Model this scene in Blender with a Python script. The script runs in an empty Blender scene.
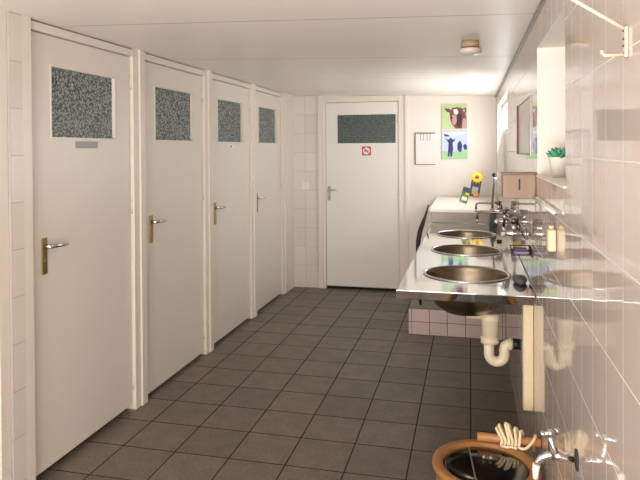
import bpy, bmesh, math, random
from mathutils import Vector, Matrix
random.seed(7)
COL = bpy.context.scene.collection
PI = math.pi

# ------------------------------------------------------------------ materials
def s2l(c):
    return tuple(((v/255)/12.92 if v/255 <= .04045 else ((v/255+.055)/1.055)**2.4) for v in c)

class NT:
    def __init__(s, name):
        s.m = bpy.data.materials.new(name); s.m.use_nodes = True
        s.n = s.m.node_tree.nodes; s.l = s.m.node_tree.links
        s.b = s.n['Principled BSDF']
    def new(s, t, **kw):
        n = s.n.new(t)
        for k, v in kw.items(): setattr(n, k, v)
        return n
    def link(s, a, b): s.l.new(a, b)
    def math(s, op, a, b=None, c=None):
        n = s.new('ShaderNodeMath', operation=op)
        for i, v in enumerate((a, b, c)):
            if v is None: continue
            if isinstance(v, (int, float)): n.inputs[i].default_value = v
            else: s.link(v, n.inputs[i])
        return n.outputs[0]
    def coords(s):
        tc = s.new('ShaderNodeTexCoord'); sp = s.new('ShaderNodeSeparateXYZ')
        s.link(tc.outputs['Object'], sp.inputs[0]); return tc.outputs['Object'], sp.outputs
    def noise(s, vec, scale, detail=2, stretch=None):
        if stretch:
            mp = s.new('ShaderNodeMapping'); mp.inputs['Scale'].default_value = stretch
            s.link(vec, mp.inputs['Vector']); vec = mp.outputs[0]
        n = s.new('ShaderNodeTexNoise'); n.inputs['Scale'].default_value = scale; n.inputs['Detail'].default_value = detail
        s.link(vec, n.inputs['Vector']); return n.outputs['Fac']
    def mix(s, f, a, b):
        n = s.new('ShaderNodeMix', data_type='RGBA')
        if isinstance(f, (int, float)): n.inputs['Factor'].default_value = f
        else: s.link(f, n.inputs['Factor'])
        for k, v in (('A', a), ('B', b)):
            i = [x for x in n.inputs if x.name == k and x.type == 'RGBA'][0]
            if isinstance(v, tuple): i.default_value = (*v, 1)
            else: s.link(v, i)
        return [o for o in n.outputs if o.type == 'RGBA'][0]
    def bump(s, h, strength=1, dist=1):
        n = s.new('ShaderNodeBump'); n.inputs['Strength'].default_value = strength; n.inputs['Distance'].default_value = dist
        s.link(h, n.inputs['Height']); s.link(n.outputs[0], s.b.inputs['Normal'])

def plain(name, rgb, rough=.5, metal=0, vary=.05, scale=12, bump=0, spec=.5, coat=0, stretch=None):
    t = NT(name); v, _ = t.coords(); c = s2l(rgb)
    f = t.noise(v, scale, 3, stretch)
    col = t.mix(f, tuple(x*(1-vary) for x in c), tuple(min(1, x*(1+vary)) for x in c))
    t.link(col, t.b.inputs['Base Color'])
    t.b.inputs['Roughness'].default_value = rough; t.b.inputs['Metallic'].default_value = metal
    t.b.inputs['Specular IOR Level'].default_value = spec; t.b.inputs['Coat Weight'].default_value = coat
    if bump: t.bump(t.math('MULTIPLY', t.noise(v, scale*4, 2, stretch), bump))
    return t.m

def grid_mask(t, a, sa, oa, half):
    # 1 on the joint line, 0 on the tile
    u = t.math('DIVIDE', t.math('SUBTRACT', a, oa), sa)
    fr = t.math('FRACT', u)
    d = t.math('MINIMUM', fr, t.math('SUBTRACT', 1.0, fr))
    return t.math('LESS_THAN', d, half/sa), u, fr

def tiles(name, ax_u, ax_v, su, ou, sv, ov, tile, grout, half=.0016, rough=.06, tilt=.005, wob=5e-5, mott=.04, tile2=None, fine=0, spec=.5, wscale=1.0):
    t = NT(name); v, xyz = t.coords()
    mu, u, fu = grid_mask(t, xyz[ax_u], su, ou, half)
    mv, w, fv = grid_mask(t, xyz[ax_v], sv, ov, half)
    m = t.math('MAXIMUM', mu, mv)
    cb = t.new('ShaderNodeCombineXYZ'); t.link(t.math('FLOOR', u), cb.inputs[0]); t.link(t.math('FLOOR', w), cb.inputs[1])
    wn = t.new('ShaderNodeTexWhiteNoise', noise_dimensions='2D'); t.link(cb.outputs[0], wn.inputs['Vector'])
    c = s2l(tile); c2 = s2l(tile2) if tile2 else tuple(x*(1-mott*2) for x in c)
    base = t.mix(wn.outputs['Value'], c, c2)
    if fine:
        ns = t.noise(v, 85, 5); ns2 = t.noise(v, 9, 3)
        k = t.math('MULTIPLY', t.math('SUBTRACT', ns, .5), fine*2)
        k = t.math('ADD', t.math('ADD', k, t.math('MULTIPLY', t.math('SUBTRACT', ns2, .5), fine)), 1.0)
        vm = t.new('ShaderNodeVectorMath', operation='SCALE'); t.link(base, vm.inputs[0]); t.link(k, vm.inputs['Scale']); base = vm.outputs[0]
    col = t.mix(m, base, s2l(grout)); t.link(col, t.b.inputs['Base Color'])
    r = t.math('ADD', rough, t.math('MULTIPLY', m, .6)); t.link(r, t.b.inputs['Roughness'])
    t.b.inputs['Specular IOR Level'].default_value = spec
    st = [1.0, 1.0, 1.0]; st[ax_v] = .06
    n = t.noise(v, 22*wscale, 2, tuple(st))
    h = t.math('MULTIPLY', n, wob)
    sep = t.new('ShaderNodeSeparateColor'); t.link(wn.outputs['Color'], sep.inputs[0])
    h = t.math('ADD', h, t.math('MULTIPLY', t.math('MULTIPLY', t.math('SUBTRACT', sep.outputs[0], .5), fu), tilt*su))
    h = t.math('ADD', h, t.math('MULTIPLY', t.math('MULTIPLY', t.math('SUBTRACT', sep.outputs[1], .5), fv), tilt*sv))
    h = t.math('ADD', h, t.math('MULTIPLY', m, -.0006))
    if fine: h = t.math('ADD', h, t.math('MULTIPLY', t.noise(v, 220, 2), 4e-4))
    t.bump(h)
    return t.m

def textured_glass(light=(186, 192, 186), dark=(62, 72, 68), name='textured_glass'):
    t = NT(name); v, _ = t.coords()
    vo = t.new('ShaderNodeTexVoronoi', feature='F1'); vo.inputs['Scale'].default_value = 85
    wv = t.new('ShaderNodeVectorMath', operation='ADD'); nz = t.new('ShaderNodeTexNoise'); nz.inputs['Scale'].default_value = 30
    t.link(v, nz.inputs['Vector']); sc = t.new('ShaderNodeVectorMath', operation='SCALE'); sc.inputs['Scale'].default_value = .03
    t.link(nz.outputs['Color'], sc.inputs[0]); t.link(v, wv.inputs[0]); t.link(sc.outputs[0], wv.inputs[1]); t.link(wv.outputs[0], vo.inputs['Vector'])
    r = t.new('ShaderNodeMapRange'); r.inputs[1].default_value = .26; r.inputs[2].default_value = .64
    t.link(vo.outputs['Distance'], r.inputs[0])
    c = t.mix(r.outputs[0], s2l(light), s2l(dark))
    t.link(c, t.b.inputs['Base Color'])
    t.b.inputs['Specular IOR Level'].default_value = .25; t.b.inputs['Roughness'].default_value = .3; t.b.inputs['IOR'].default_value = 1.5
    t.b.inputs['Transmission Weight'].default_value = .25
    t.bump(t.math('MULTIPLY', r.outputs[0], .0012))
    return t.m

def frosted():
    t = NT('window_glass'); t.b.inputs['Base Color'].default_value = (.95, .97, 1, 1)
    t.b.inputs['Transmission Weight'].default_value = 1; t.b.inputs['Roughness'].default_value = .25; t.b.inputs['IOR'].default_value = 1.2
    return t.m

M = {}
M['floor'] = tiles('floor_tiles', 0, 1, .3, -.604, .3, 2.915, (113, 101, 88), (50, 42, 36), half=.0038, rough=.37, tilt=.0, wob=0, tile2=(100, 89, 78), fine=.85, spec=.45)
M['tile_right'] = tiles('glazed_wall_tiles', 1, 2, .141, 1.192, .195, 1.55, (190, 177, 167), (216, 205, 196), half=.0014, rough=.045, tilt=.012, wob=1.4e-4, tile2=(185, 172, 163), spec=.9)
M['tile_right'].node_tree.nodes['Principled BSDF'].inputs['IOR'].default_value = 1.7
M['tile_left'] = tiles('pale_wall_tiles', 1, 2, .15, 2.30, .21, 1.765, (218, 208, 200), (170, 160, 154), half=.0012, rough=.32, tilt=.003)
M['tile_back'] = tiles('pale_back_wall_tiles', 0, 2, .15, -1.83, .2145, 1.755, (222, 212, 204), (182, 170, 164), half=.0018, rough=.15, tilt=.003)
M['tile_plinth'] = tiles('plinth_tiles', 0, 2, .148, -.369, .11, 0.0, (206, 184, 176), (124, 98, 92), half=.003, rough=.15, tilt=.003)
M['slab'] = plain('plinth_top', (130, 124, 112), .5)
M['paint'] = plain('cream_wall_paint', (232, 222, 210), .6, vary=.015, scale=3)
M['dark'] = plain('stall_shade', (60, 55, 52), .8)  # shade of the closed spaces behind the doors, put into the colour
M['frame'] = plain('frame_paint', (223, 212, 198), .35, vary=.02, scale=5)
M['leaf'] = plain('door_paint', (223, 213, 200), .38, vary=.02, scale=3)
M['leafb'] = plain('entrance_door_paint', (226, 220, 212), .4, vary=.015, scale=3)
M['steel'] = plain('polished_steel', (216, 218, 218), .07, 1, .02, 5)
M['steel_edge'] = plain('steel_edge', (186, 182, 178), .07, 1, .05, 9)
M['bowl'] = plain('brushed_steel', (142, 130, 114), .26, 1, .08, 20, stretch=(1, 1, 6))
M['chrome'] = plain('chrome', (205, 203, 205), .08, 1, .03)
M['darkchrome'] = plain('tarnished_chrome', (120, 104, 102), .2, 1, .2, 60)
M['brass'] = plain('aged_brass', (170, 148, 96), .32, 1, .15, 80)
M['white'] = plain('white_plastic', (232, 226, 214), .35, vary=.02)
M['pvc'] = plain('cream_plastic_pipe', (222, 208, 182), .35, vary=.04, scale=20)
M['postp'] = plain('cream_post_paint', (216, 196, 162), .45, vary=.03)
M['mirror'] = plain('mirror', (232, 226, 216), .34, .8, .01)
M['bracketp'] = plain('bracket_paint', (196, 180, 164), .4, vary=.03)
M['lampbase'] = plain('lamp_base', (176, 152, 122), .45, vary=.03)
M['darkgrey'] = plain('dark_grey_shadow_clip', (128, 120, 118), .6)
M['black'] = plain('black_rubber', (26, 24, 28), .45)
M['blackgloss'] = plain('black_gloss', (14, 13, 14), .05, vary=.2, scale=4, coat=.6)
M['wood'] = plain('rim_wood', (150, 104, 58), .45, vary=.35, scale=9, stretch=(1, 1, .25), bump=2e-4)
M['wood2'] = plain('dowel_wood', (172, 118, 70), .4, vary=.25, scale=30, stretch=(.15, 1, 1))
M['boxwood'] = plain('dispenser_wood', (152, 126, 108), .5, vary=.15, scale=40, stretch=(1, 1, .1))
M['darkred'] = plain('dark_red_frame', (112, 38, 46), .4)
M['rope'] = plain('cotton_rope', (226, 206, 172), .8, vary=.15, scale=120, bump=4e-4)
M['paper'] = plain('paper', (232, 224, 218), .7, vary=.02)
M['grey'] = plain('grey_metal', (150, 146, 142), .35, .6)
M['lampglass'] = plain('lamp_glass', (224, 206, 196), .25, vary=.03)
M['lampband'] = plain('lamp_band', (120, 86, 44), .35, .5)
M['leafgreen'] = plain('succulent_green', (70, 150, 112), .45, vary=.45, scale=30)
M['glass'] = textured_glass(); M['glass_far'] = textured_glass((118, 126, 120), (72, 82, 78), 'fine_textured_glass'); M['wglass'] = frosted()
def flat(name, rgb, r=.6): M[name] = plain(name, rgb, r, vary=.06, scale=40)
flat('pic_green', (186, 204, 146)); flat('pic_brown', (120, 68, 60)); flat('pic_dark', (70, 34, 40)); flat('pic_pink', (196, 150, 150)); flat('pic_white', (240, 232, 228))
flat('pic_sky', (196, 204, 232)); flat('pic_blue', (52, 48, 112)); flat('pic_grass', (164, 204, 150)); flat('yellow', (246, 196, 20)); flat('seedgreen', (88, 122, 50)); flat('seeddark', (62, 66, 74)); flat('red', (196, 52, 56)); flat('soot', (50, 46, 48)); flat('mauve', (150, 132, 176)); flat('clothgrey', (92, 94, 98)); flat('label', (168, 166, 162)); flat('orange', (226, 150, 50))

def ceiling_mat():
    t = NT('ceiling_panels'); v, xyz = t.coords()
    m, u, fr = grid_mask(t, xyz[1], 1.19, 2.661, .004)
    f = t.noise(v, 2.5, 2)
    c = s2l((240, 231, 220)); base = t.mix(f, tuple(x*.97 for x in c), c)
    col = t.mix(m, base, s2l((150, 136, 126))); t.link(col, t.b.inputs['Base Color'])
    t.b.inputs['Roughness'].default_value = .36
    h = t.math('ADD', t.math('MULTIPLY', m, -.002), t.math('MULTIPLY', t.noise(v, 3, 2, (1, .5, 1)), .004))
    t.bump(h); return t.m
M['ceiling'] = ceiling_mat()
# ------------------------------------------------------------------ mesh helpers
class MB:
    def __init__(s): s.bm = bmesh.new(); s.mats = []
    def mi(s, m):
        if m not in s.mats: s.mats.append(m)
        return s.mats.index(m)
    def _fin(s, faces, m, smooth=False):
        i = s.mi(m)
        for f in faces: f.material_index = i; f.smooth = smooth
    def box(s, a, b, m, mat=None):
        x0, x1 = sorted((a[0], b[0])); y0, y1 = sorted((a[1], b[1])); z0, z1 = sorted((a[2], b[2]))
        P = [(x0,y0,z0),(x1,y0,z0),(x1,y1,z0),(x0,y1,z0),(x0,y0,z1),(x1,y0,z1),(x1,y1,z1),(x0,y1,z1)]
        v = [s.bm.verts.new(mat @ Vector(p) if mat else p) for p in P]
        F = [s.bm.faces.new([v[i] for i in q]) for q in ((0,3,2,1),(4,5,6,7),(0,1,5,4),(1,2,6,5),(2,3,7,6),(3,0,4,7))]
        s._fin(F, m); return F
    def ring(s, pts, r, m, closed=False, n=12, smooth=True, caps=True):
        # tube along pts; r scalar or list
        pts = [Vector(p) for p in pts]; N = len(pts); rs = r if isinstance(r, (list, tuple)) else [r]*N
        up = None; loops = []
        for i, p in enumerate(pts):
            a = pts[(i-1) % N] if (closed or i > 0) else p; b = pts[(i+1) % N] if (closed or i < N-1) else p
            t = (b-a).normalized()
            if up is None: up = t.orthogonal().normalized()
            up = (up - t*up.dot(t))
            up = up.normalized() if up.length > 1e-6 else t.orthogonal().normalized()
            q = t.cross(up)
            loops.append([s.bm.verts.new(p + (up*math.cos(k*2*PI/n)+q*math.sin(k*2*PI/n))*rs[i]) for k in range(n)])
        F = []
        for i in range(N if closed else N-1):
            A, B = loops[i], loops[(i+1) % N]
            for k in range(n): F.append(s.bm.faces.new([A[k], A[(k+1) % n], B[(k+1) % n], B[k]]))
        s._fin(F, m, smooth)
        if caps and not closed: s._fin([s.bm.faces.new(loops[0][::-1]), s.bm.faces.new(loops[-1])], m)
    def lathe(s, prof, c, m, n=40, axis='z', smooth=True, close=False):
        loops = []
        for r, h in prof:
            L = []
            for k in range(n):
                a = 2*PI*k/n; x, y = r*math.cos(a), r*math.sin(a)
                d = Vector((x, y, h)) if axis == 'z' else (Vector((-h, x, y)) if axis == 'x' else Vector((x, -h, y)))
                L.append(s.bm.verts.new(Vector(c)+d))
            loops.append(L)
        F = []
        for A, B in zip(loops, loops[1:]):
            for k in range(n): F.append(s.bm.faces.new([A[k], A[(k+1) % n], B[(k+1) % n], B[k]]))
        s._fin(F, m, smooth)
        s._fin([s.bm.faces.new(loops[0][::-1]), s.bm.faces.new(loops[-1])], m)
    def poly(s, pts, d, m):
        d = Vector(d); A = [s.bm.verts.new(Vector(p)) for p in pts]; B = [s.bm.verts.new(Vector(p)+d) for p in pts]
        F = [s.bm.faces.new(A), s.bm.faces.new(B[::-1])]
        for k in range(len(A)): F.append(s.bm.faces.new([A[k], B[k], B[(k+1) % len(A)], A[(k+1) % len(A)]]))
        s._fin(F, m)
    def build(s, name, parent=None, bevel=0, origin=None):
        bmesh.ops.recalc_face_normals(s.bm, faces=s.bm.faces[:])
        me = bpy.data.meshes.new(name)
        if origin: bmesh.ops.translate(s.bm, vec=-Vector(origin), verts=s.bm.verts[:])
        s.bm.to_mesh(me); s.bm.free()
        for m in s.mats: me.materials.append(m)
        o = bpy.data.objects.new(name, me); COL.objects.link(o)
        if origin and not parent: o.location = origin
        if parent: o.parent = parent
        if bevel:
            b = o.modifiers.new('bevel', 'BEVEL'); b.width = bevel; b.segments = 2; b.limit_method = 'ANGLE'
        return o

def smooth(P, m=4):
    P = [Vector(p) for p in P]; Q = [P[0]*2-P[1]]+P+[P[-1]*2-P[-2]]; out = []
    for i in range(1, len(Q)-2):
        a, b_, c, d = Q[i-1:i+3]
        for k in range(m):
            t = k/m; out.append(.5*((2*b_)+(c-a)*t+(2*a-5*b_+4*c-d)*t*t+(3*b_-a-3*c+d)*t**3))
    return out+[P[-1]]
def tag(o, label=None, cat=None, group=None, kind=None):
    for k, v in (('label', label), ('category', cat), ('group', group), ('kind', kind)):
        if v: o[k] = v
    return o
def empty(name, loc=(0, 0, 0), **kw):
    o = bpy.data.objects.new(name, None); COL.objects.link(o); o.location = loc; o.empty_display_size = .1
    return tag(o, **kw)
def one(name, fn, parent=None, bevel=0, origin=None):
    b = MB(); fn(b); return b.build(name, parent, bevel, origin)

# ------------------------------------------------------------------ shell
XL, XR, YB, YF = -1.965, .264, 6.76, -1.3
XS = -2.0                      # plane of the cubicle doors
def zc(x): return 2.125 - .03*(x-XR)
b = MB(); b.box((-2.3, YF-.1, -.05), (.5, YB+.12, 0), M['floor']); tag(b.build('floor'), kind='structure', label='brown square tiled floor', cat='floor')
b = MB()
v = [(-2.3, YF-.1), (.5, YF-.1), (.5, YB+.12), (-2.3, YB+.12)]
b.poly([(x, y, zc(x)) for x, y in v], (0, 0, .06), M['ceiling']); tag(b.build('ceiling'), kind='structure', label='pale ceiling of wide panels', cat='ceiling')

# right wall with window openings
def right_wall():
    b = MB(); W = [(1.875, 2.635, 1.458, 1.98), (4.70, 6.42, 1.25, 2.0), (-1.0, .35, 1.25, 2.0)]  # last opening is unseen, added beside the camera to let light in
    W.sort(); y = YF; x1 = XR+.16
    zt = 2.125
    for (y0, y1, z0, z1) in W:
        b.box((XR, y, 0), (x1, y0, zt), M['tile_right'])
        b.box((XR, y0, 0), (x1, y1, z0), M['tile_right'])
        b.box((XR, y0, z1), (x1, y1, zt), M['tile_right'])
        y = y1
    b.box((XR, y, 0), (x1, YB+.1, zt), M['tile_right'])
    pi = b.mi(M['paint'])
    for f in b.bm.faces:
        f.normal_update()
        if f.normal.x > -.9: f.material_index = pi
    o = b.build('wall_right'); tag(o, kind='structure', label='glossy cream tiled wall', cat='wall'); return W
WINS = right_wall()
for i, (y0, y1, z0, z1) in enumerate(sorted(WINS, key=lambda w: abs(w[0]-1.875))):
    e = empty('window_%d' % (i+1), (XR+.15, (y0+y1)/2, z0), kind='structure', label=['window in the tiled wall with a plant on its sill', 'window at the far end of the tiled wall', 'unseen window added beside the camera for fill light'][i], cat='window')
    wd = (.135, .045, .135)[i]
    def fr(b, x=XR+wd):
        t = .035
        b.box((x, y0, z0), (x+.03, y0+t, z1), M['frame']); b.box((x, y1-t, z0), (x+.03, y1, z1), M['frame'])
        b.box((x, y0+t, z0), (x+.03, y1-t, z0+t), M['frame']); b.box((x, y0+t, z1-t), (x+.03, y1-t, z1), M['frame'])
    o = one('window_frame', fr, None); o.parent = e; o.matrix_parent_inverse = Matrix.Translation(-Vector(e.location))
    o = one('window_pane', lambda b: b.box((XR+wd+.012, y0+.03, z0+.03), (XR+wd+.017, y1-.03, z1-.03), M['wglass'])); o.parent = e; o.matrix_parent_inverse = Matrix.Translation(-Vector(e.location))
    o = one('window_sill', lambda b: b.box((XR-.006, y0+.001, z0), (XR+wd+.005, y1-.001, z0+.006), M['white']), None); o.parent = e; o.matrix_parent_inverse = Matrix.Translation(-Vector(e.location))

# door geometry is written in local coordinates: u along the wall, z up, d out of the wall
def adopt(o, e):
    o.parent = e; o.matrix_parent_inverse = Matrix.Translation(-Vector(e.location)); return o

LEAF = [(1.34, 2.24), (2.44, 3.34), (3.46, 4.365), (4.48, 5.39), (5.495, 6.365)]
TOP = 2.142
DL = ['cubicle door cut off by the left edge of the photo', 'nearest cubicle door with textured pane and grey label', 'second cubicle door from the camera', 'third cubicle door with tiny white notice under its pane', 'farthest cubicle door on the left']
def hinge_fn(y, z): return lambda b: (b.ring([(XS+.006, y, z-.04), (XS+.006, y, z+.04)], .007, M['frame'], n=8), b.ring([(XS+.006, y, z-.046), (XS+.006, y, z-.041)], .005, M['brass'], n=8))
def cubicle(i, y0, y1):
    e = empty('door_%d' % (i+1), (XS, (y0+y1)/2, 0), kind='structure', label=DL[i], cat='door')
    gap = .035 if i < 2 else .022
    cy = (y0+y1)/2+.005; p0, p1, q0, q1 = cy-.276, cy+.276, 1.643, 1.99
    def leaf(b):
        for A, B in (((y0+.003, gap), (p0, TOP-.004)), ((p1, gap), (y1-.003, TOP-.004)), ((p0, gap), (p1, q0)), ((p0, q1), (p1, TOP-.004))):
            b.box((XS-.04, A[0], A[1]), (XS, B[0], B[1]), M['leaf'])
        bmesh.ops.remove_doubles(b.bm, verts=b.bm.verts[:], dist=1e-5)
    adopt(one('door_leaf', leaf), e)
    adopt(one('textured_pane', lambda b: b.box((XS-.024, p0-.004, q0-.004), (XS-.016, p1+.004, q1+.004), M['glass'])), e)
    def bead(b):
        t = .010
        for A, B in (((p0-t, q0-t), (p0, q1+t)), ((p1, q0-t), (p1+t, q1+t)), ((p0, q0-t), (p1, q0)), ((p0, q1), (p1, q1+t))):
            b.box((XS+.0005, A[0], A[1]), (XS+.005, B[0], B[1]), M['leaf'])
    adopt(one('glazing_bead', bead), e)
    # frame: near jamb flush with the wall, far jamb stepped back, head above
    def jambs(b):
        b.box((XS-.10, y0-.06, 0), (XL, y0, TOP+.05), M['frame'])
        b.box((XS-.045, y0, 0), (XS-.04, y0+.02, TOP), M['leaf'])
        b.box((XS-.10, y1, 0), (XL-.012, y1+.06 if i == 4 else y1+.0595, TOP+.05), M['frame'])
        b.box((XS-.10, y0, TOP), (XL-.012, y1, TOP+.04), M['frame'])
    adopt(one('door_frame', jambs, bevel=.002), e)
    for z in (1.99, 1.24, .17): adopt(one('hinge', hinge_fn(y1+.001, z)), e)
    hy = y0+.115; hz = 1.115 if i < 3 else 1.11
    if i == 4: hy = y0+.10
    def plate(b):
        b.box((XS+.0005, hy-.018, hz-.135), (XS+.007, hy+.018, hz+.04), M['brass'])
        b.ring([(XS+.007, hy, hz-.07), (XS+.010, hy, hz-.07)], .008, M['chrome'], n=12)
    def lever(b):
        b.ring([(XS+.007, hy, hz), (XS+.04, hy, hz)], .011, M['chrome'])
        b.ring([(XS+.042, hy-.008, hz), (XS+.046, hy+.04, hz-.001), (XS+.044, hy+.09, hz-.004), (XS+.040, hy+.125, hz-.008)], [.010, .010, .009, .008], M['chrome'])
    pl = adopt(one('handle_plate', plate, bevel=.0015), e)
    o = one('lever', lever); o.parent = pl
    return e
doors = [cubicle(i, *a) for i, a in enumerate(LEAF)]

def left_wall(b):
    m = M['tile_left']
    b.box((XS-.12, 2.30, 0), (XL, 2.38, 2.192), m)
    b.box((XS-.12, 6.425, 0), (XL, YB, 2.192), M['frame'])
    b.box((XS-.12, YF, 0), (XL, 1.28, 2.192), m)
    for (y0, y1) in LEAF:
        b.box((XS-.12, y0-.06, TOP+.05), (XL-.008, y1+.0598, 2.19), M['paint'])
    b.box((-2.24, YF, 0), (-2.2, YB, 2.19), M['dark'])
tag(one('wall_left', left_wall), kind='structure', label='left wall of toilet cubicle fronts', cat='wall')

# back wall: tiled strip, doorway, painted part
DX0, DX1, DT = -1.59, -.765, 2.10
def back_wall(b):
    b.box((-2.2, YB, 0), (-1.675, YB+.12, 2.3), M['tile_back'])
    b.box((-.665, YB, 0), (.45, YB+.12, 2.2), M['paint'])
    b.box((-1.675, YB, 2.165), (-.665, YB+.12, 2.2), M['paint'])
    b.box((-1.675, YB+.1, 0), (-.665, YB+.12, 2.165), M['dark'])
tag(one('wall_back', back_wall), kind='structure', label='far cream wall', cat='wall')
e = empty('door_6', ((DX0+DX1)/2, YB, 0), kind='structure', label='door in the far wall with wide pane and no-smoking sign', cat='door')
P0, P1, Q0, Q1 = -1.457, -.80, 1.64, 1.958
YD = YB+.012
def leaf(b):
    for A, B in (((DX0+.003, .03), (P0, DT-.004)), ((P1, .03), (DX1-.003, DT-.004)), ((P0, .03), (P1, Q0)), ((P0, Q1), (P1, DT-.004))):
        b.box((A[0], YD, A[1]), (B[0], YD+.04, B[1]), M['leafb'])
    bmesh.ops.remove_doubles(b.bm, verts=b.bm.verts[:], dist=1e-5)
adopt(one('door_leaf', leaf), e)
adopt(one('textured_pane', lambda b: b.box((P0-.004, YD+.016, Q0-.004), (P1+.004, YD+.024, Q1+.004), M['glass_far'])), e)
def fr(b):
    b.box((-1.675, YB-.02, 0), (DX0-.03, YB+.1, 2.163), M['frame']); b.box((DX0-.03, YB-.008, 0), (DX0, YB+.1, 2.163), M['frame'])
    b.box((DX1, YB-.002, 0), (DX1+.07, YB+.1, 2.163), M['frame']); b.box((DX1+.07, YB-.02, 0), (-.665, YB+.1, 2.163), M['frame'])
    b.box((DX0, YB-.008, DT), (DX1, YB+.1, 2.163), M['frame'])
adopt(one('door_frame', fr, bevel=.002), e)
for z in (1.9, 1.1, .2): adopt(one('hinge', lambda b: b.ring([(DX1+.001, YB-.006, z-.04), (DX1+.001, YB-.006, z+.04)], .006, M['frame'], n=8)), e)
hx = DX0+.035
pl = adopt(one('handle_plate', lambda b: (b.box((hx-.016, YD-.006, .995), (hx+.016, YD-.0003, 1.16), M['grey']), b.ring([(hx, YD-.006, 1.03), (hx, YD-.009, 1.03)], .008, M['soot'])), bevel=.0015), e)
o = one('lever', lambda b: (b.ring([(hx, YD-.006, 1.115), (hx, YD-.04, 1.115)], .01, M['chrome']), b.ring([(hx-.008, YD-.042, 1.115), (hx+.05, YD-.045, 1.115), (hx+.11, YD-.04, 1.112)], [.01, .009, .008], M['chrome']))); o.parent = pl

# rear wall with a wide unseen opening, added to let light in behind the camera
def rear(b):
    b.box((-2.2, YF-.1, 0), (-1.7, YF, 2.2), M['paint']); b.box((.1, YF-.1, 0), (.45, YF, 2.2), M['paint']); b.box((-1.7, YF-.1, 2.05), (.1, YF, 2.2), M['paint'])
tag(one('wall_rear', rear), kind='structure', label='wall behind the camera with a wide opening added to let light in', cat='wall')
# corner trims
tag(one('trim_1', lambda b: b.box((.236, YB-.03, 0), (XR, YB, 2.125), M['white']), bevel=.002), kind='structure', label='white strip up the far right corner', cat='trim')
tag(one('trim_3', lambda b: b.box((XR-.008, YF, 2.112), (XR, YB, 2.1248), M['grey'])), kind='structure', label='thin grey strip where the tiled wall meets the ceiling', cat='trim')
tag(one('trim_2', lambda b: b.box((.232, 3.02, .52), (XR, 3.3, .94), M['tile_right'])), kind='structure', label='low boxed pipe casing under the counter', cat='trim')

# tiled plinth and ledge block
def plinth(b):
    F = b.box((-.515, 5.23, 0), (XR, YB, .22), M['tile_plinth'])
    F[1].material_index = b.mi(M['slab'])
tag(one('tiled_plinth', plinth, bevel=.002, origin=(-.12, 5.9, 0)), label='low plinth of small pinkish tiles on the floor under the far end of the counter', cat='plinth')

e = empty('washroom_cabinet', (-.05, 6.0, .22), label='far cabinet with a white top and grey-brown front behind the sinks', cat='cabinet')
adopt(one('cabinet_body', lambda b: b.box((-.33, 5.72, .2205), (XR-.002, YB-.035, .90), M['paint'])), e)
M['apron'] = plain('apron_steel', (128, 116, 102), .35, .2, .1, 30, stretch=(1, 1, 8))
adopt(one('front_apron', lambda b: b.box((-.335, 5.30, .90), (XR-.002, YB-.035, 1.035), M['apron'])), e)
adopt(one('white_top', lambda b: b.box((-.345, 5.285, 1.036), (XR-.002, YB-.032, 1.062), M['white']), bevel=.004), e)

# ------------------------------------------------------------------ steel counter
CX0, CX1, CY0, CY1, CZ = -.322, XR-.002, 2.72, 5.28, .945
BAS = [(-.022, 3.16), (-.028, 3.90), (-.033, 4.62)]; BR = .203
e = empty('sink_counter', (-.03, 4.0, CZ-.04), label='long polished steel counter with three round basins along the tiled wall', cat='counter')
def ctop(b):
    # flat sheet with round holes: one square panel with a hole for each basin, plain strips between
    m = M['steel']; n = 48; ys = [CY0]
    def quad(x0, x1, y0, y1): 
        f = b.bm.faces.new([b.bm.verts.new(q) for q in ((x0, y0, CZ), (x1, y0, CZ), (x1, y1, CZ), (x0, y1, CZ))]); f.material_index = b.mi(m)
    y = CY0
    for cx, cy in BAS:
        h = .25; quad(CX0, CX1, y, cy-h)
        L = []; O = []
        for k in range(n):
            a = 2*PI*k/n; c, s_ = math.cos(a), math.sin(a)
            L.append(b.bm.verts.new((cx+BR*c, cy+BR*s_, CZ)))
            tx = ((CX1-cx) if c > 0 else (cx-CX0))/max(abs(c), 1e-9); ty = h/max(abs(s_), 1e-9); t = min(tx, ty)
            O.append(b.bm.verts.new((cx+t*c, cy+t*s_, CZ)))
        for k in range(n):
            j = (k+1) % n
            f = b.bm.faces.new([L[k], O[k], O[j], L[j]]); f.material_index = b.mi(m)
        for sx, sy in ((1, 1), (-1, 1), (-1, -1), (1, -1)):       # corners lost between ray hits
            X = CX1 if sx > 0 else CX0; Y = cy+sy*h
            vs = sorted(O, key=lambda q: (q.co.x-X)**2+(q.co.y-Y)**2)[:2]
            if all((q.co-Vector((X, Y, CZ))).length > 1e-4 for q in vs):
                f = b.bm.faces.new([vs[0], b.bm.verts.new((X, Y, CZ)), vs[1]]); f.material_index = b.mi(m)
        y = cy+h
    quad(CX0, CX1, y, CY1)
    bmesh.ops.remove_doubles(b.bm, verts=b.bm.verts[:], dist=1e-5)
o = adopt(one('countertop', ctop), e)
def edge(b):
    t = .006
    b.poly([(CX0, CY0, CZ+.003), (CX0, CY0+t, CZ+.003), (CX0, CY0+t+.013, CZ-.038), (CX0, CY0+.013, CZ-.038)], (CX1-CX0, 0, 0), M['steel_edge'])
    b.box((CX0, CY0+t, CZ-.038), (CX0+t, CY1, CZ+.003), M['steel_edge'])
    b.box((CX0, CY1-t, CZ-.038), (CX1, CY1, CZ+.003), M['steel_edge'])
    b.box((CX1-.004, CY0+t, CZ-.038), (CX1, CY1-t, CZ+.02), M['steel_edge'])
adopt(one('folded_edge', edge, bevel=.0015), e)
adopt(one('support_post', lambda b: (b.box((.221, 2.80, .43), (XR-.001, 2.86, .906), M['postp'])), bevel=.002), e)
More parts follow.
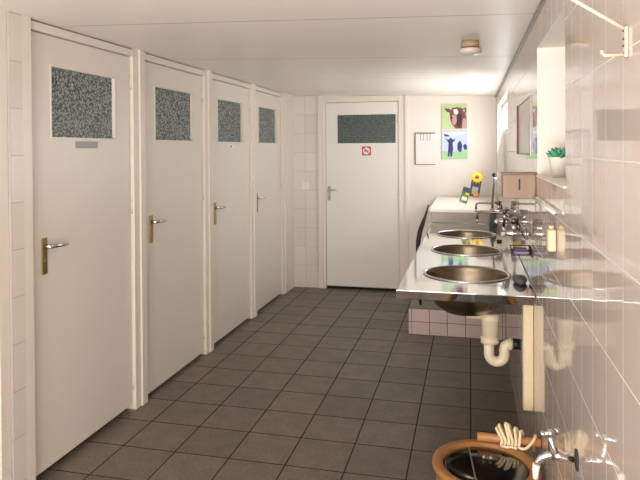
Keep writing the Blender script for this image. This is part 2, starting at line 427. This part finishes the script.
for k, (cx, cy) in enumerate(BAS):
    prof = [(BR+.012, CZ+.001), (BR+.012, CZ+.005), (BR+.002, CZ+.0065), (BR-.004, CZ+.002), (BR-.008, CZ-.02), (BR-.02, CZ-.085), (BR-.05, CZ-.142), (BR-.10, CZ-.178), (.035, CZ-.192), (.03, CZ-.198)]
    def bowl(b):
        b.lathe(prof + [(.031, CZ-.202), (.036, CZ-.198), (BR-.095, CZ-.184), (BR-.045, CZ-.148), (BR-.014, CZ-.088), (BR-.001, CZ-.02), (BR-.0005, CZ-.004)], (cx, cy, 0), M['bowl'], 56)
        i = b.mi(M['chrome'])
        for f in b.bm.faces:
            if f.calc_center_median().z > CZ-.001: f.material_index = i
        bmesh.ops.delete(b.bm, geom=[f for f in b.bm.faces if len(f.verts) > 4 and f.calc_center_median().z > CZ-.05], context='FACES')
    bo = adopt(one('basin', bowl), e)
    d = one('drain', lambda b: b.lathe([(.026, CZ-.197), (.030, CZ-.193), (.022, CZ-.192), (.006, CZ-.194)], (cx, cy, 0), M['chrome'], 24)); d.parent = bo

# trap under the nearest basin
tx, ty = .115, 3.16
e = empty('waste_trap', (tx, ty, .45), label='cream plastic waste trap under the nearest basin', cat='pipe')
def trap(b):
    b.ring([(-.022, ty, .741), (.01, ty, .738), (.05, ty, .736)], .015, M['pvc'])
    b.lathe([(.03, .64), (.040, .645), (.042, .715), (.047, .72), (.047, .75), (.03, .757)], (.093, ty, 0), M['pvc'], 28)
    b.lathe([(.026, .605), (.044, .608), (.044, .637), (.026, .641)], (.090, ty, 0), M['pvc'], 28)
    pts = []
    for k in range(13):
        a = PI+PI*k/12; pts.append((.123+.037*math.cos(a), ty, .552+.037*math.sin(a)))
    b.ring([(.086, ty, .625)]+pts+[(.160, ty, .578), (.164, ty, .598), (.176, ty, .607), (.206, ty, .608)], [.025]*15+[.025, .023, .022], M['pvc'], n=18)
    b.ring([(.182, ty, .608), (.196, ty, .608)], .029, M['pvc'], n=18)
adopt(one('trap_body', trap), e)
adopt(tag(one('wall_coupling', lambda b: b.ring([(.200, ty, .608), (.2315, ty, .608)], .026, M['black'], n=20)), label='black rubber coupling'), e)

# ------------------------------------------------------------------ taps
def tap(Y, z, label, swing):
    e = empty('wall_tap', (XR, Y, z), label=label, cat='tap', group='mixer taps above the basins')
    x = XR-.001
    adopt(one('wall_flange', lambda b: b.lathe([(.014, 0), (.030, .0), (.030, .006), (.018, .014)], (x, Y, z), M['chrome'], 24, axis='x')), e)
    def body(b):
        b.ring([(x-.01, Y, z), (x-.03, Y, z), (x-.04, Y, z), (x-.075, Y, z), (x-.085, Y, z), (x-.11, Y, z)], [.011, .012, .018, .018, .013, .013], M['chrome'], n=16)
        b.ring([(x-.058, Y, z+.01), (x-.058, Y, z+.05)], [.015, .011], M['chrome'])
    adopt(one('tap_body', body), e)
    def handle(b, hx, hz):
        b.ring([(hx, Y, hz-.012), (hx, Y, hz+.012)], .014, M['darkchrome'])
        for a in (0.4, 0.4+PI/2):
            dx, dy = math.cos(a)*.026, math.sin(a)*.026
            b.ring([(hx-dx, Y-dy, hz+.004), (hx+dx, Y+dy, hz+.004)], [.006, .006], M['darkchrome'], n=10)
    adopt(one('cross_handle', lambda b: handle(b, x-.058, z+.062)), e)
    def lower(b):
        b.ring([(x-.11, Y-.03, z), (x-.11, Y+.03, z)], .010, M['darkchrome'], n=10); b.ring([(x-.108, Y, z), (x-.120, Y, z)], .013, M['darkchrome'])
    adopt(one('side_handle', lower), e)
    def spout(b):
        r = .0078; p = Vector((x-.035, Y, z)); d = Vector((-math.cos(swing), math.sin(swing), 0))
        P = [p+Vector((0, 0, .012)), p+Vector((0, 0, .038)), p+d*.008+Vector((0, 0, .05)), p+d*.022+Vector((0, 0, .055)), p+d*.165+Vector((0, 0, .055)), p+d*.182+Vector((0, 0, .050)), p+d*.188+Vector((0, 0, .035)), p+d*.188+Vector((0, 0, .005))]
        b.ring(P, r, M['darkchrome'], n=10)
        q = P[-1]; b.ring([q+Vector((0, 0, .004)), q-Vector((0, 0, .018))], .010, M['chrome'], n=12)
    adopt(one('swivel_spout', spout), e)
tap(3.16, 1.155, 'chrome wall tap with cross handle above the nearest basin', 1.25)
tap(3.98, 1.12, 'chrome wall tap with long spout over the middle basin', .12)
tap(4.85, 1.10, 'chrome wall tap with long spout over the farthest basin', .0)

# wire rack with sponge
e = empty('wire_soap_rack', (.22, 2.95, 1.10), label='small dark wire soap rack fixed to the tiles above the near end of the counter', cat='rack')
def rack(b):
    x0, x1, y0, y1, z = .178, XR, 2.84, 3.0, 1.10
    b.ring([(x0, y0, z+.02), (x1, y0, z+.02)], .003, M['soot'], n=8); b.ring([(x0, y0, z), (x0, y0, z+.02)], .003, M['soot'], n=8)
    b.ring([(x0, y0, z+.02), (x0, y1, z+.02), (x1, y1, z+.02)], .003, M['soot'], n=8)
    for k in range(6):
        yy = y0+(y1-y0)*k/5; b.ring([(x0, yy, z), (x1, yy, z)], .002, M['soot'], n=6)
    b.ring([(x0, y0, z), (x0, y1, z)], .0025, M['soot'], n=6)
    b.box((x1-.003, y0, z-.01), (x1, y1, z+.024), M['soot'])
adopt(one('wire_tray', rack), e)
o = one('sponge', lambda b: b.box((.19, 2.86, 1.1022), (.252, 2.90, 1.122), M['mauve']), bevel=.006, origin=(.22, 2.88, 1.102)); tag(o, label='mauve sponge lying in the wire rack', cat='sponge')
o = one('scouring_pad', lambda b: b.box((.188, 2.915, 1.1022), (.25, 2.98, 1.116), M['soot']), bevel=.004, origin=(.22, 2.95, 1.102)); tag(o, label='black scouring pad lying behind the mauve sponge in the wire rack', cat='pad')
# crumpled cloth on counter
b = MB(); b.lathe([(.012, 0), (.034, .002), (.036, .014), (.026, .028), (.012, .034)], (.222, 2.99, CZ+.0035), M['clothgrey'], 24)
for v in b.bm.verts:
    a = math.atan2(v.co.y-2.99, v.co.x-.222); k = 1+.12*math.sin(3*a)+.08*math.sin(7*a+1); v.co.x = .222+(v.co.x-.222)*k*.8; v.co.y = 2.99+(v.co.y-2.99)*k*1.5
tag(b.build('dish_cloth', origin=(.222, 2.99, CZ+.003)), label='crumpled dark grey cloth on the counter beside the nearest basin', cat='cloth')
tag(one('sink_plug', lambda b: (b.lathe([(.015, 0), (.019, .003), (.017, .011), (.006, .013)], (.187, 4.30, CZ+.0008), M['black'], 20), b.ring([(.187, 4.293, CZ+.012), (.187, 4.296, CZ+.022), (.187, 4.304, CZ+.022), (.187, 4.307, CZ+.012)], .0015, M['chrome'], n=6)), origin=(.187, 4.30, CZ)), label='black rubber sink plug lying on the counter between middle and far basins', cat='plug')

# soap dispenser and rail on tiles
e = empty('soap_dispenser', (XR, 2.09, 1.22), label='slim cream soap dispenser fixed to the tiles right of the taps', cat='dispenser')
adopt(one('bottle', lambda b: b.box((.238, 2.06, 1.245), (XR-.0005, 2.10, 1.315), M['postp']), bevel=.006), e)
adopt(one('push_knob', lambda b: b.ring([(.25, 2.08, 1.314), (.25, 2.08, 1.326)], [.006, .010], M['postp']) ), e)
e = empty('grout_line_rail', (XR, 2.3, 1.36), label='thin white rail added along a bright grout line from the wooden box', cat='rail')  # added rail, stands in for a bright grout line
adopt(one('rail', lambda b: b.ring([(.250, 2.66, 1.372), (.250, 2.02, 1.372)], .004, M['white'], n=10)), e)
for y in (2.62, 2.06): adopt(one('rail_bracket', lambda b: b.ring([(.2505, y, 1.372), (XR-.0005, y, 1.372)], .005, M['white'], n=8)), e)
# wooden box on wall
e = empty('paper_dispenser', (.2, 2.75, 1.363), label='tan wooden box fixed to the tiled wall beyond the window', cat='box')
adopt(one('box_body', lambda b: b.box((.132, 2.69, 1.363), (XR-.0005, 2.84, 1.464), M['boxwood']), bevel=.003), e)
adopt(one('lid', lambda b: b.box((.129, 2.687, 1.4645), (XR-.0005, 2.843, 1.469), M['boxwood']), bevel=.001), e)
adopt(one('slot_strip', lambda b: b.box((.195, 2.685, 1.40), (.201, 2.6895, 1.445), M['soot'])), e)  # added dark strip standing in for the slot in the front
# framed board
e = empty('framed_board', (XR, 3.15, 1.54), label='shiny cream board with a dark red edge on the tiled wall above the taps', cat='board')
def fb(b):
    y0, y1, z0, z1, x = 2.88, 3.60, 1.54, 1.81, XR-.013
    b.box((x, y1-.02, z0), (XR-.0005, y1, z1), M['darkred']); b.box((XR-.006, y0, z0), (XR-.0005, y0+.012, z1), M['grey'])
    b.box((XR-.006, y0+.012, z0), (XR-.0005, y1-.02, z0+.008), M['grey']); b.box((XR-.006, y0+.012, z1-.008), (XR-.0005, y1-.02, z1), M['grey'])
adopt(one('frame', fb), e)
adopt(one('panel', lambda b: b.box((XR-.004, 2.893, 1.549), (XR-.0006, 3.579, 1.801), M['mirror'])), e)
# bracket top right
e = empty('wall_bracket', (XR, 1.16, 1.74), label='white angled metal bracket high on the glossy tiled wall', cat='bracket')
adopt(one('back_plate', lambda b: (b.box((XR-.006, 1.150, 1.730), (XR-.0005, 1.166, 1.782), M['bracketp']), [b.ring([(XR-.006, 1.158, z), (XR-.008, 1.158, z)], .0022, M['soot'], n=8) for z in (1.737, 1.75, 1.762, 1.776)]), bevel=.001), e)
adopt(one('hook_arm', lambda b: b.ring([(XR-.003, 1.158, 1.735), (XR-.037, 1.158, 1.735), (XR-.041, 1.158, 1.739), (XR-.041, 1.158, 1.744)], .0032, M['bracketp'], n=8)), e)
adopt(one('brace', lambda b: b.ring([(XR-.004, 1.158, 1.779), (XR-.045, 1.158, 1.806), (XR-.098, 1.158, 1.842), (XR-.1, 1.158, 1.85)], .0034, M['bracketp'], n=8)), e)

# plant
e = empty('potted_succulent', (.325, 2.47, 1.464), label='green succulent in a small white pot on the window sill', cat='plant')
adopt(one('pot', lambda b: b.lathe([(.020, .0), (.024, .0), (.036, .066), (.038, .070), (.038, .076), (.033, .076), (.03, .068)], (.325, 2.47, 1.4645), M['white'], 28)), e)
def leaves(b):
    for k in range(26):
        a = k*2.4; el = .15+1.2*(k/26); L = .055-.018*(k/26)
        d = Vector((math.cos(a)*math.cos(el), math.sin(a)*math.cos(el), math.sin(el))); p = Vector((.325, 2.47, 1.53))
        b.ring([p, p+d*L*.35, p+d*L*.7+Vector((0, 0, .004)), p+d*L+Vector((0, 0, .010))], [.004, .010, .008, .001], M['leafgreen'], n=7)
adopt(one('leaves', leaves), e)

# ceiling lamp
e = empty('ceiling_lamp', (.0, 3.3, 2.06), label='small round ceiling lamp with a frosted bowl', cat='lamp')
zt = zc(0)
adopt(one('lamp_base', lambda b: b.lathe([(.03, zt-.001), (.047, zt-.001), (.047, zt-.034), (.03, zt-.034)], (0, 3.3, 0), M['lampbase'], 36)), e)
adopt(one('metal_band', lambda b: b.lathe([(.03, zt-.0345), (.05, zt-.0345), (.05, zt-.040), (.03, zt-.040)], (0, 3.3, 0), M['lampband'], 36)), e)
adopt(one('lamp_bowl', lambda b: b.lathe([(.03, zt-.0405), (.058, zt-.0405), (.061, zt-.048), (.056, zt-.060), (.04, zt-.070), (.015, zt-.075)], (0, 3.3, 0), M['lampglass'], 40)), e)

# ------------------------------------------------------------------ things on far wall
yb = YB-.0005
def pic(name, x0, x1, z0, z1, bg, shapes, label, cat):
    e = empty(name, ((x0+x1)/2, YB, z0), label=label, cat=cat)
    def f(b):
        b.box((x0, yb-.016, z0), (x1, yb, z1), M[bg])
        W, H = x1-x0, z1-z0
        for i, (mat, pts) in enumerate(shapes):
            b.poly([(x0+W*u, yb-.0162-.0004*i, z0+H*(1-v)) for u, v in pts], (0, -.0004, 0), M[mat])
    adopt(one('canvas', f), e)
pic('cow_picture', -.297, -.035, 1.787, 2.05, 'pic_green', [
    ('pic_brown', [(.30, .30), (.42, .16), (.60, .12), (.78, .16), (.88, .25), (.98, .55), (1, 1), (.55, 1), (.42, .85), (.33, .62)]),
    ('pic_brown', [(.10, .18), (.28, .18), (.40, .26), (.34, .36), (.18, .30)]),
    ('pic_brown', [(.80, .22), (.95, .14), (.99, .30), (.90, .44), (.80, .36)]),
    ('pic_white', [(.46, .22), (.60, .20), (.66, .34), (.60, .44), (.48, .38)]),
    ('pic_pink', [(.40, .45), (.56, .42), (.62, .70), (.50, .86), (.42, .80)]),
    ('pic_dark', [(.62, .42), (.78, .40), (.80, .75), (.70, .98), (.58, .85)]),
    ('pic_dark', [(.36, .52), (.42, .50), (.43, .60), (.37, .62)]), ('pic_dark', [(.68, .30), (.74, .28), (.76, .36), (.70, .38)]), ('pic_dark', [(.12, .18), (.26, .18), (.30, .22), (.16, .22)]),
    ('pic_pink', [(.84, .60), (.97, .58), (1, 1), (.80, 1)]),
    ('pic_pink', [(.83, .24), (.92, .20), (.93, .30), (.86, .34)])], 'square picture of a brown cow face on green, topmost of the two', 'picture')
pic('cow_picture', -.298, -.03, 1.461, 1.765, 'pic_sky', [
    ('pic_grass', [(0, .70), (.3, .76), (.6, .70), (1, .68), (1, 1), (0, 1)]),
    ('pic_white', [(.05, .05), (.9, .03), (.95, .10), (.5, .16), (.1, .12)]),
    ('pic_blue', [(.08, .10), (.25, .14), (.3, .2), (.10, .20)]),
    ('pic_blue', [(.12, .26), (.26, .32), (.34, .24), (.44, .32), (.54, .28), (.48, .38), (.42, .42), (.44, .62), (.40, .90), (.33, .92), (.32, .74), (.28, .92), (.22, .90), (.25, .60), (.26, .42)]),
    ('pic_blue', [(.62, .44), (.70, .34), (.76, .42), (.80, .52), (.76, .74), (.70, .76), (.66, .72), (.60, .66), (.60, .52)]),
    ('pic_blue', [(.82, .54), (.90, .46), (.98, .52), (.98, .66), (.88, .68)])], 'square picture of dark blue cows on pale ground, lower of the two', 'picture')
e = empty('wall_calendar', (-.47, YB, 1.40), label='white paper calendar with a clip strip on the far wall left of the cow pictures', cat='calendar')
adopt(one('shadow_backing', lambda b: b.box((-.592, yb-.010, 1.398), (-.37, yb, 1.748), M['darkgrey'])), e)  # offset dark panel paints the grey shadow along the sheet's left border
adopt(one('sheet', lambda b: b.box((-.578, yb-.0125, 1.406), (-.345, yb-.0105, 1.736), M['paper'])), e)
adopt(one('clip_strip', lambda b: b.box((-.585, yb-.020, 1.738), (-.40, yb-.0105, 1.748), M['darkgrey'])), e)
for x in (-.53, -.50, -.46, -.43): adopt(one('hanging_tag', lambda b: b.box((x, yb-.0150, 1.66), (x+.008, yb-.013, 1.737), M['label'])), e)
# no smoking sign
e = empty('no_smoking_sign', (-1.125, YD, 1.51), label='small red no-smoking sign on the far door below its pane', cat='sign')
def ns(b):
    cx, cz, y = -1.125, 1.553, YD-.0005
    b.box((cx-.05, y-.002, cz-.05), (cx+.05, y, cz+.05), M['red'])
    c = [(math.cos(k*PI/16), math.sin(k*PI/16)) for k in range(32)]
    b.poly([(cx+.04*p, y-.0022, cz+.04*q) for p, q in c], (0, -.0004, 0), M['paper'])
    b.box((cx-.026, y-.0034, cz-.005), (cx+.02, y-.0028, cz+.005), M['soot'])
    b.box((cx+.021, y-.0034, cz-.005), (cx+.028, y-.0028, cz+.005), M['orange'])
    R = Matrix.Translation((cx, y-.0042, cz)) @ Matrix.Rotation(PI/4, 4, 'Y')
    b.box((-.036, -.0004, -.005), (.036, .0004, .005), M['red'], R)
adopt(one('sign_plate', ns), e)
# labels on cubicle doors
tag(one('door_label', lambda b: b.box((XS+.0005, 2.805, 1.588), (XS+.003, 3.00, 1.624), M['label']), origin=(XS, 2.9, 1.6)), label='narrow grey label under the pane of the nearest cubicle door', cat='label')
tag(one('door_notice', lambda b: (b.box((XS+.0005, 4.86, 1.588), (XS+.003, 5.02, 1.618), M['paper']), b.box((XS+.003, 4.925, 1.596), (XS+.0036, 4.955, 1.611), M['soot'])), origin=(XS, 4.94, 1.6)), label='small white notice with a dark mark on the third cubicle door', cat='notice')
# switch
e = empty('light_switch', (-1.82, YB, 1.11), label='double cream light switch on the narrow tiled strip beside the far door', cat='switch')
adopt(one('switch_plate', lambda b: b.box((-1.868, yb-.012, 1.115), (-1.778, yb, 1.205), M['white']), bevel=.003), e)
for x in (-1.86, -1.82): adopt(one('rocker', lambda b: b.box((x, yb-.016, 1.13), (x+.035, yb-.0122, 1.19), M['white']), bevel=.001), e)

# things on the far ledge
ZT = 1.0625
def card(name, x, y, w, h, lean, rot, fn, label, cat):
    e = empty(name, (x, y, ZT), label=label, cat=cat)
    T = Matrix.Translation((x, y, ZT)) @ Matrix.Rotation(rot, 4, 'Y') @ Matrix.Rotation(-lean, 4, 'X')
    o = one('card_face', lambda b: fn(b, w, h, T)); adopt(o, e); return e, T
def seed(b, w, h, T):
    z0 = w*.28
    b.box((-w/2, -.002, z0), (w/2, .002, z0+h), M['seedgreen'], T)
    b.box((-w/2, -.003, z0+h*.72), (w/2, -.0022, z0+h), M['seeddark'], T); b.box((-w*.3, -.003, z0+h*.16), (w*.35, -.0022, z0+h*.4), M['paper'], T)
    b.box((0, -.0034, z0+h*.55), (w*.45, -.0022, z0+h*.66), M['yellow'], T)
    b.box((-w*.42, -.0034, z0+h*.03), (-w*.1, -.0022, z0+h*.12), M['label'], T)
card('seed_packet', -.075, 5.72, .07, .145, .0, .30, seed, 'green seed packet leaning on the far white cabinet top', 'packet')
def sun(b, w, h, T):
    z0 = w*.2
    b.box((-w/2, -.002, z0), (w/2, .002, z0+h), M['seeddark'], T)
    b.box((-w*.3, -.003, z0+h*.12), (w*.3, -.0022, z0+h*.5), M['label'], T); b.box((-w*.1, -.0034, z0+.005), (w*.45, -.0022, z0+h*.2), M['orange'], T)
    for k in range(12):
        a = k*PI/6; p = [T @ Vector(q) for q in ((0, -.005, z0+h), (math.cos(a-.25)*w*.42, -.005, z0+h+math.sin(a-.25)*w*.42), (math.cos(a)*w*.64, -.005, z0+h+math.sin(a)*w*.64), (math.cos(a+.25)*w*.42, -.005, z0+h+math.sin(a+.25)*w*.42))]
        b.poly(p, (0, .0025, 0), M['yellow'])
    b.poly([T @ Vector((math.cos(k*PI/8)*w*.2, -.007, z0+h+math.sin(k*PI/8)*w*.2)) for k in range(16)], (0, .0018, 0), M['pic_brown'])
card('sunflower_card', .03, 6.45, .10, .20, .0, .16, sun, 'dark card topped with a yellow sunflower standing behind the green packet', 'card')

# dish brush in holder at the end of counter
e = empty('dish_brush', (.168, 5.12, CZ), label='dark dish brush standing upright in its holder at the far end of the counter', cat='brush')
adopt(one('holder', lambda b: b.lathe([(.022, CZ+.001), (.030, CZ+.001), (.026, CZ+.08), (.022, CZ+.12), (.018, CZ+.12), (.018, CZ+.09)], (.175, 5.12, 0), M['clothgrey'], 24)), e)
adopt(one('handle', lambda b: b.ring([(.168, 5.12, CZ+.10), (.172, 5.12, CZ+.22), (.184, 5.12, CZ+.36), (.188, 5.12, CZ+.385)], [.011, .007, .008, .012], M['clothgrey'], n=12)), e)
adopt(tag(one('collar', lambda b: b.ring([(.188, 5.12, CZ+.3855), (.189, 5.12, CZ+.395)], .015, M['white'], n=14)), label='white collar'), e)
adopt(tag(one('grip_end', lambda b: b.lathe([(.010, 0), (.022, .008), (.024, .020), (.018, .034), (.006, .038)], (.190, 5.12, CZ+.3955), M['black'], 18)), label='black knob'), e)
# hose at ledge's left corner
tag(one('rubber_hose', lambda b: b.ring([(-.352, 5.36, 1.09), (-.362, 5.34, 1.05), (-.375, 5.30, 1.0), (-.395, 5.26, .94), (-.418, 5.24, .87), (-.432, 5.24, .79), (-.437, 5.25, .70), (-.43, 5.27, .55), (-.42, 5.30, .24)], [.006, .008, .011, .018, .020, .020, .016, .013, .012], M['black'], n=12), origin=(-.40, 5.3, .7)), label='black rubber hose hanging down beside the left edge of the far cabinet', cat='hose')

# ------------------------------------------------------------------ tub with lid, dowel and rope
bx, by, bz, br = .05, 2.33, .416, .192
e = empty('wooden_tub', (bx, by, 0), label='round wooden tub with a thick brown rim and glossy black lid in the lower right', cat='tub')
def staves(b):
    n = 22
    for k in range(n):
        a0 = 2*PI*k/n+.008; a1 = 2*PI*(k+1)/n-.008
        P = []
        for (r0, r1, z) in ((br-.035, br-.018, .002), (br-.028, br-.008, .2), (br-.032, br-.014, bz-.03)):
            P.append([(bx+r*math.cos(a), by+r*math.sin(a), z) for r, a in ((r1, a0), (r1, a1), (r0, a1), (r0, a0))])
        V = [[b.bm.verts.new(q) for q in L] for L in P]; F = [b.bm.faces.new(V[0][::-1]), b.bm.faces.new(V[-1])]
        for A, B in zip(V, V[1:]):
            for i in range(4): F.append(b.bm.faces.new([A[i], A[(i+1) % 4], B[(i+1) % 4], B[i]]))
        b._fin(F, M['wood'])
adopt(one('staves', staves), e)
adopt(one('rim', lambda b: b.lathe([(br-.037, bz-.024), (br-.002, bz-.024), (br+.002, bz-.016), (br+.001, bz-.005), (br-.006, bz), (br-.030, bz), (br-.036, bz-.005), (br-.037, bz-.024)], (bx, by, 0), M['wood'], 64)), e)
for z in (.08, .30): adopt(one('hoop', lambda b: b.lathe([(br-.012, z-.012), (br-.004, z-.012), (br-.004, z+.012), (br-.012, z+.012)], (bx, by, 0), M['grey'], 48)), e)
def lid(b):
    b.lathe([(br-.05, bz-.023), (br-.038, bz-.022), (br-.038, bz-.015), (br-.05, bz-.013), (br-.1, bz-.0115), (.02, bz-.011)], (bx, by, 0), M['blackgloss'], 64)
ld = adopt(one('lid', lid), e)
o = one('seam_strip', lambda b: b.poly([(-.012, by+.125, bz-.0125), (-.007, by+.125, bz-.0125), (.020, by-.14, bz-.0125), (.015, by-.14, bz-.0125)], (0, 0, .0035), M['grey'])); o.parent = ld
k_ = one('lid_knob', lambda b: (b.ring([(bx+.02, by+.05, bz-.0098), (bx+.02, by+.05, bz+.002)], .006, M['grey']), b.ring([(bx-.005, by+.05, bz-.0098), (bx-.005, by+.05, bz+.002)], .006, M['grey']))); k_.parent = ld
def dowel(b):
    b.ring([(.022, 2.50, bz+.0168), (.026, 2.50, bz+.0168), (.258, 2.50, bz+.0168), (.262, 2.50, bz+.0168)], [.013, .0165, .0165, .013], M['wood2'], n=18)
tag(one('wooden_dowel', dowel, origin=(.12, 2.51, bz+.02)), label='short round wooden dowel lying across the back of the tub rim', cat='dowel')
def rope(b):
    m = M['rope']; z0 = bz+.0168; yc = 2.50; R0 = .0235
    # loops over the dowel: up the near side, high over the top, down the far side
    for k in range(6):
        x = .116+.013*k; hi = (.014, .026, .034, .030, .020, .010)[k]; lean = (-.022, -.026, -.014, -.018, -.004, .004)[k]
        P = [(x-.004, yc-.034, z0-.013), (x-.002, yc-R0-.004, z0-.004), (x, yc-R0, z0+.006), (x+lean*.5, yc-.017, z0+.02+hi*.5), (x+lean*.9, yc-.004, z0+.026+hi), (x+lean+.006, yc+.008, z0+.024+hi), (x+lean*.8+.012, yc+.020, z0+.016+hi*.4), (x+.012, yc+.0265, z0), (x+.012, yc+.030, z0-.03), (x+.010, yc+.035, z0-.07)]
        b.ring(smooth(P), .0058, m, n=8)
    b.ring(smooth([(.175, yc-.034, z0-.0105), (.19, yc-.045, z0-.0105), (.205, yc-.040, z0-.008), (.218, yc-.032, z0+.002), (.232, yc-.022, z0+.016), (.240, yc-.008, z0+.024), (.242, yc+.012, z0+.022), (.238, yc+.028, z0+.0), (.236, yc+.032, z0-.05)]), .0055, m, n=8)
    b.ring([(.112, yc-.036, z0-.0105), (.13, yc-.044, z0-.0105), (.15, yc-.038, z0-.0105), (.17, yc-.046, z0-.0105)], .0052, m, n=8)
tag(one('cotton_rope', rope, origin=(.13, 2.5, bz+.04)), label='loops of cream cotton rope slung over the wooden dowel', cat='rope')

# low wall tap
ty, tz = 1.683, .771
e = empty('low_wall_tap', (XR, ty, tz), label='chrome hose tap low on the glossy tiled wall beside the tub', cat='tap')
adopt(tag(one('wall_flange', lambda b: b.lathe([(.012, .0), (.027, .0), (.027, .0025), (.012, .004)], (XR-.0005, ty, tz), M['soot'], 28, axis='x')), label='dark round flange'), e)
def tb(b):
    b.ring([(XR-.008, ty, tz), (.235, ty, tz+.001), (.222, ty, tz+.004), (.208, ty, tz+.008)], [.007, .008, .011, .013], M['chrome'], n=14)
    b.ring([(.212, ty, tz+.0), (.205, ty, tz+.02), (.200, ty, tz+.045), (.198, ty, tz+.058)], [.012, .012, .008, .006], M['chrome'], n=14)
    b.ring([(.212, ty, tz+.012), (.192, ty, tz+.004), (.176, ty, tz-.004), (.168, ty, tz-.016), (.165, ty, tz-.024)], [.010, .010, .009, .008, .008], M['chrome'], n=14)
adopt(one('tap_body', tb, None), e)
def hd(b):
    b.ring([(.180, ty-.012, tz+.064), (.217, ty+.012, tz+.064)], .0055, M['chrome'], n=10); b.ring([(.198, ty, tz+.054), (.198, ty, tz+.070)], .008, M['chrome'], n=12)
    for s_ in (-1, 1): b.ring([(.198+s_*.019, ty+s_*.012, tz+.058), (.198+s_*.019, ty+s_*.012, tz+.070)], .0065, M['chrome'], n=10)
adopt(one('tap_handle', hd), e)
adopt(tag(one('hose_nozzle', lambda b: b.ring([(.165, ty, tz-.022), (.163, ty, tz-.034), (.162, ty, tz-.06)], [.010, .009, .007], M['white'], n=12)), label='white plastic nozzle'), e)

# ------------------------------------------------------------------ light
def area(name, loc, rot, sx, sy, power, col):
    l = bpy.data.lights.new(name, 'AREA'); l.shape = 'RECTANGLE'; l.size = sx; l.size_y = sy; l.energy = power; l.color = col
    o = bpy.data.objects.new(name, l); COL.objects.link(o); o.location = loc; o.rotation_euler = rot; return o
for i, (y0, y1, z0, z1) in enumerate(WINS):   # daylight in each window opening, the first added as fill, facing into the room (-X)
    pw = {0: 17, 1: .1, 2: 17}[i]
    area('window_daylight', (XR+(.08, .13, .028)[i], (y0+y1)/2, (z0+z1)/2), (0, PI/2+(.1, .0, .22)[i], 0), z1-z0-.08, y1-y0-.08, pw, (.95, .975, 1))
area('rear_fill_light', (-.8, YF-.12, .95), (PI/2+.82, 0, 0), 1.7, 1.7, 138, (1, .965, .925))  # added fill lamp behind the camera, tilted up to brighten the ceiling
w = bpy.data.worlds.new('world'); bpy.context.scene.world = w; w.use_nodes = True
nt = w.node_tree; bg = nt.nodes['Background']; bg.inputs[0].default_value = (.85, .92, 1, 1); bg.inputs[1].default_value = .4

# ------------------------------------------------------------------ camera
f, yaw, pit, rol, cy, h = 614.22, .240249, .0108127, -.00614117, 155.918, 1.57464
fw = Vector((-math.sin(yaw)*math.cos(pit), math.cos(yaw)*math.cos(pit), -math.sin(pit)))
r = Vector((math.cos(yaw), math.sin(yaw), 0)); u = r.cross(fw)
r2 = math.cos(rol)*r+math.sin(rol)*u; u2 = -math.sin(rol)*r+math.cos(rol)*u
cam = bpy.data.cameras.new('camera'); co = bpy.data.objects.new('camera', cam); COL.objects.link(co)
co.matrix_world = Matrix(((r2.x, u2.x, -fw.x, 0), (r2.y, u2.y, -fw.y, 0), (r2.z, u2.z, -fw.z, h), (0, 0, 0, 1)))
cam.sensor_width = 36; cam.lens = f/640*36; cam.shift_y = (cy-240)/640; cam.clip_start = .05
sc = bpy.context.scene; sc.camera = co
sc.view_settings.view_transform = 'Standard'; sc.view_settings.look = 'None'; sc.view_settings.gamma = 1; sc.view_settings.exposure = .37
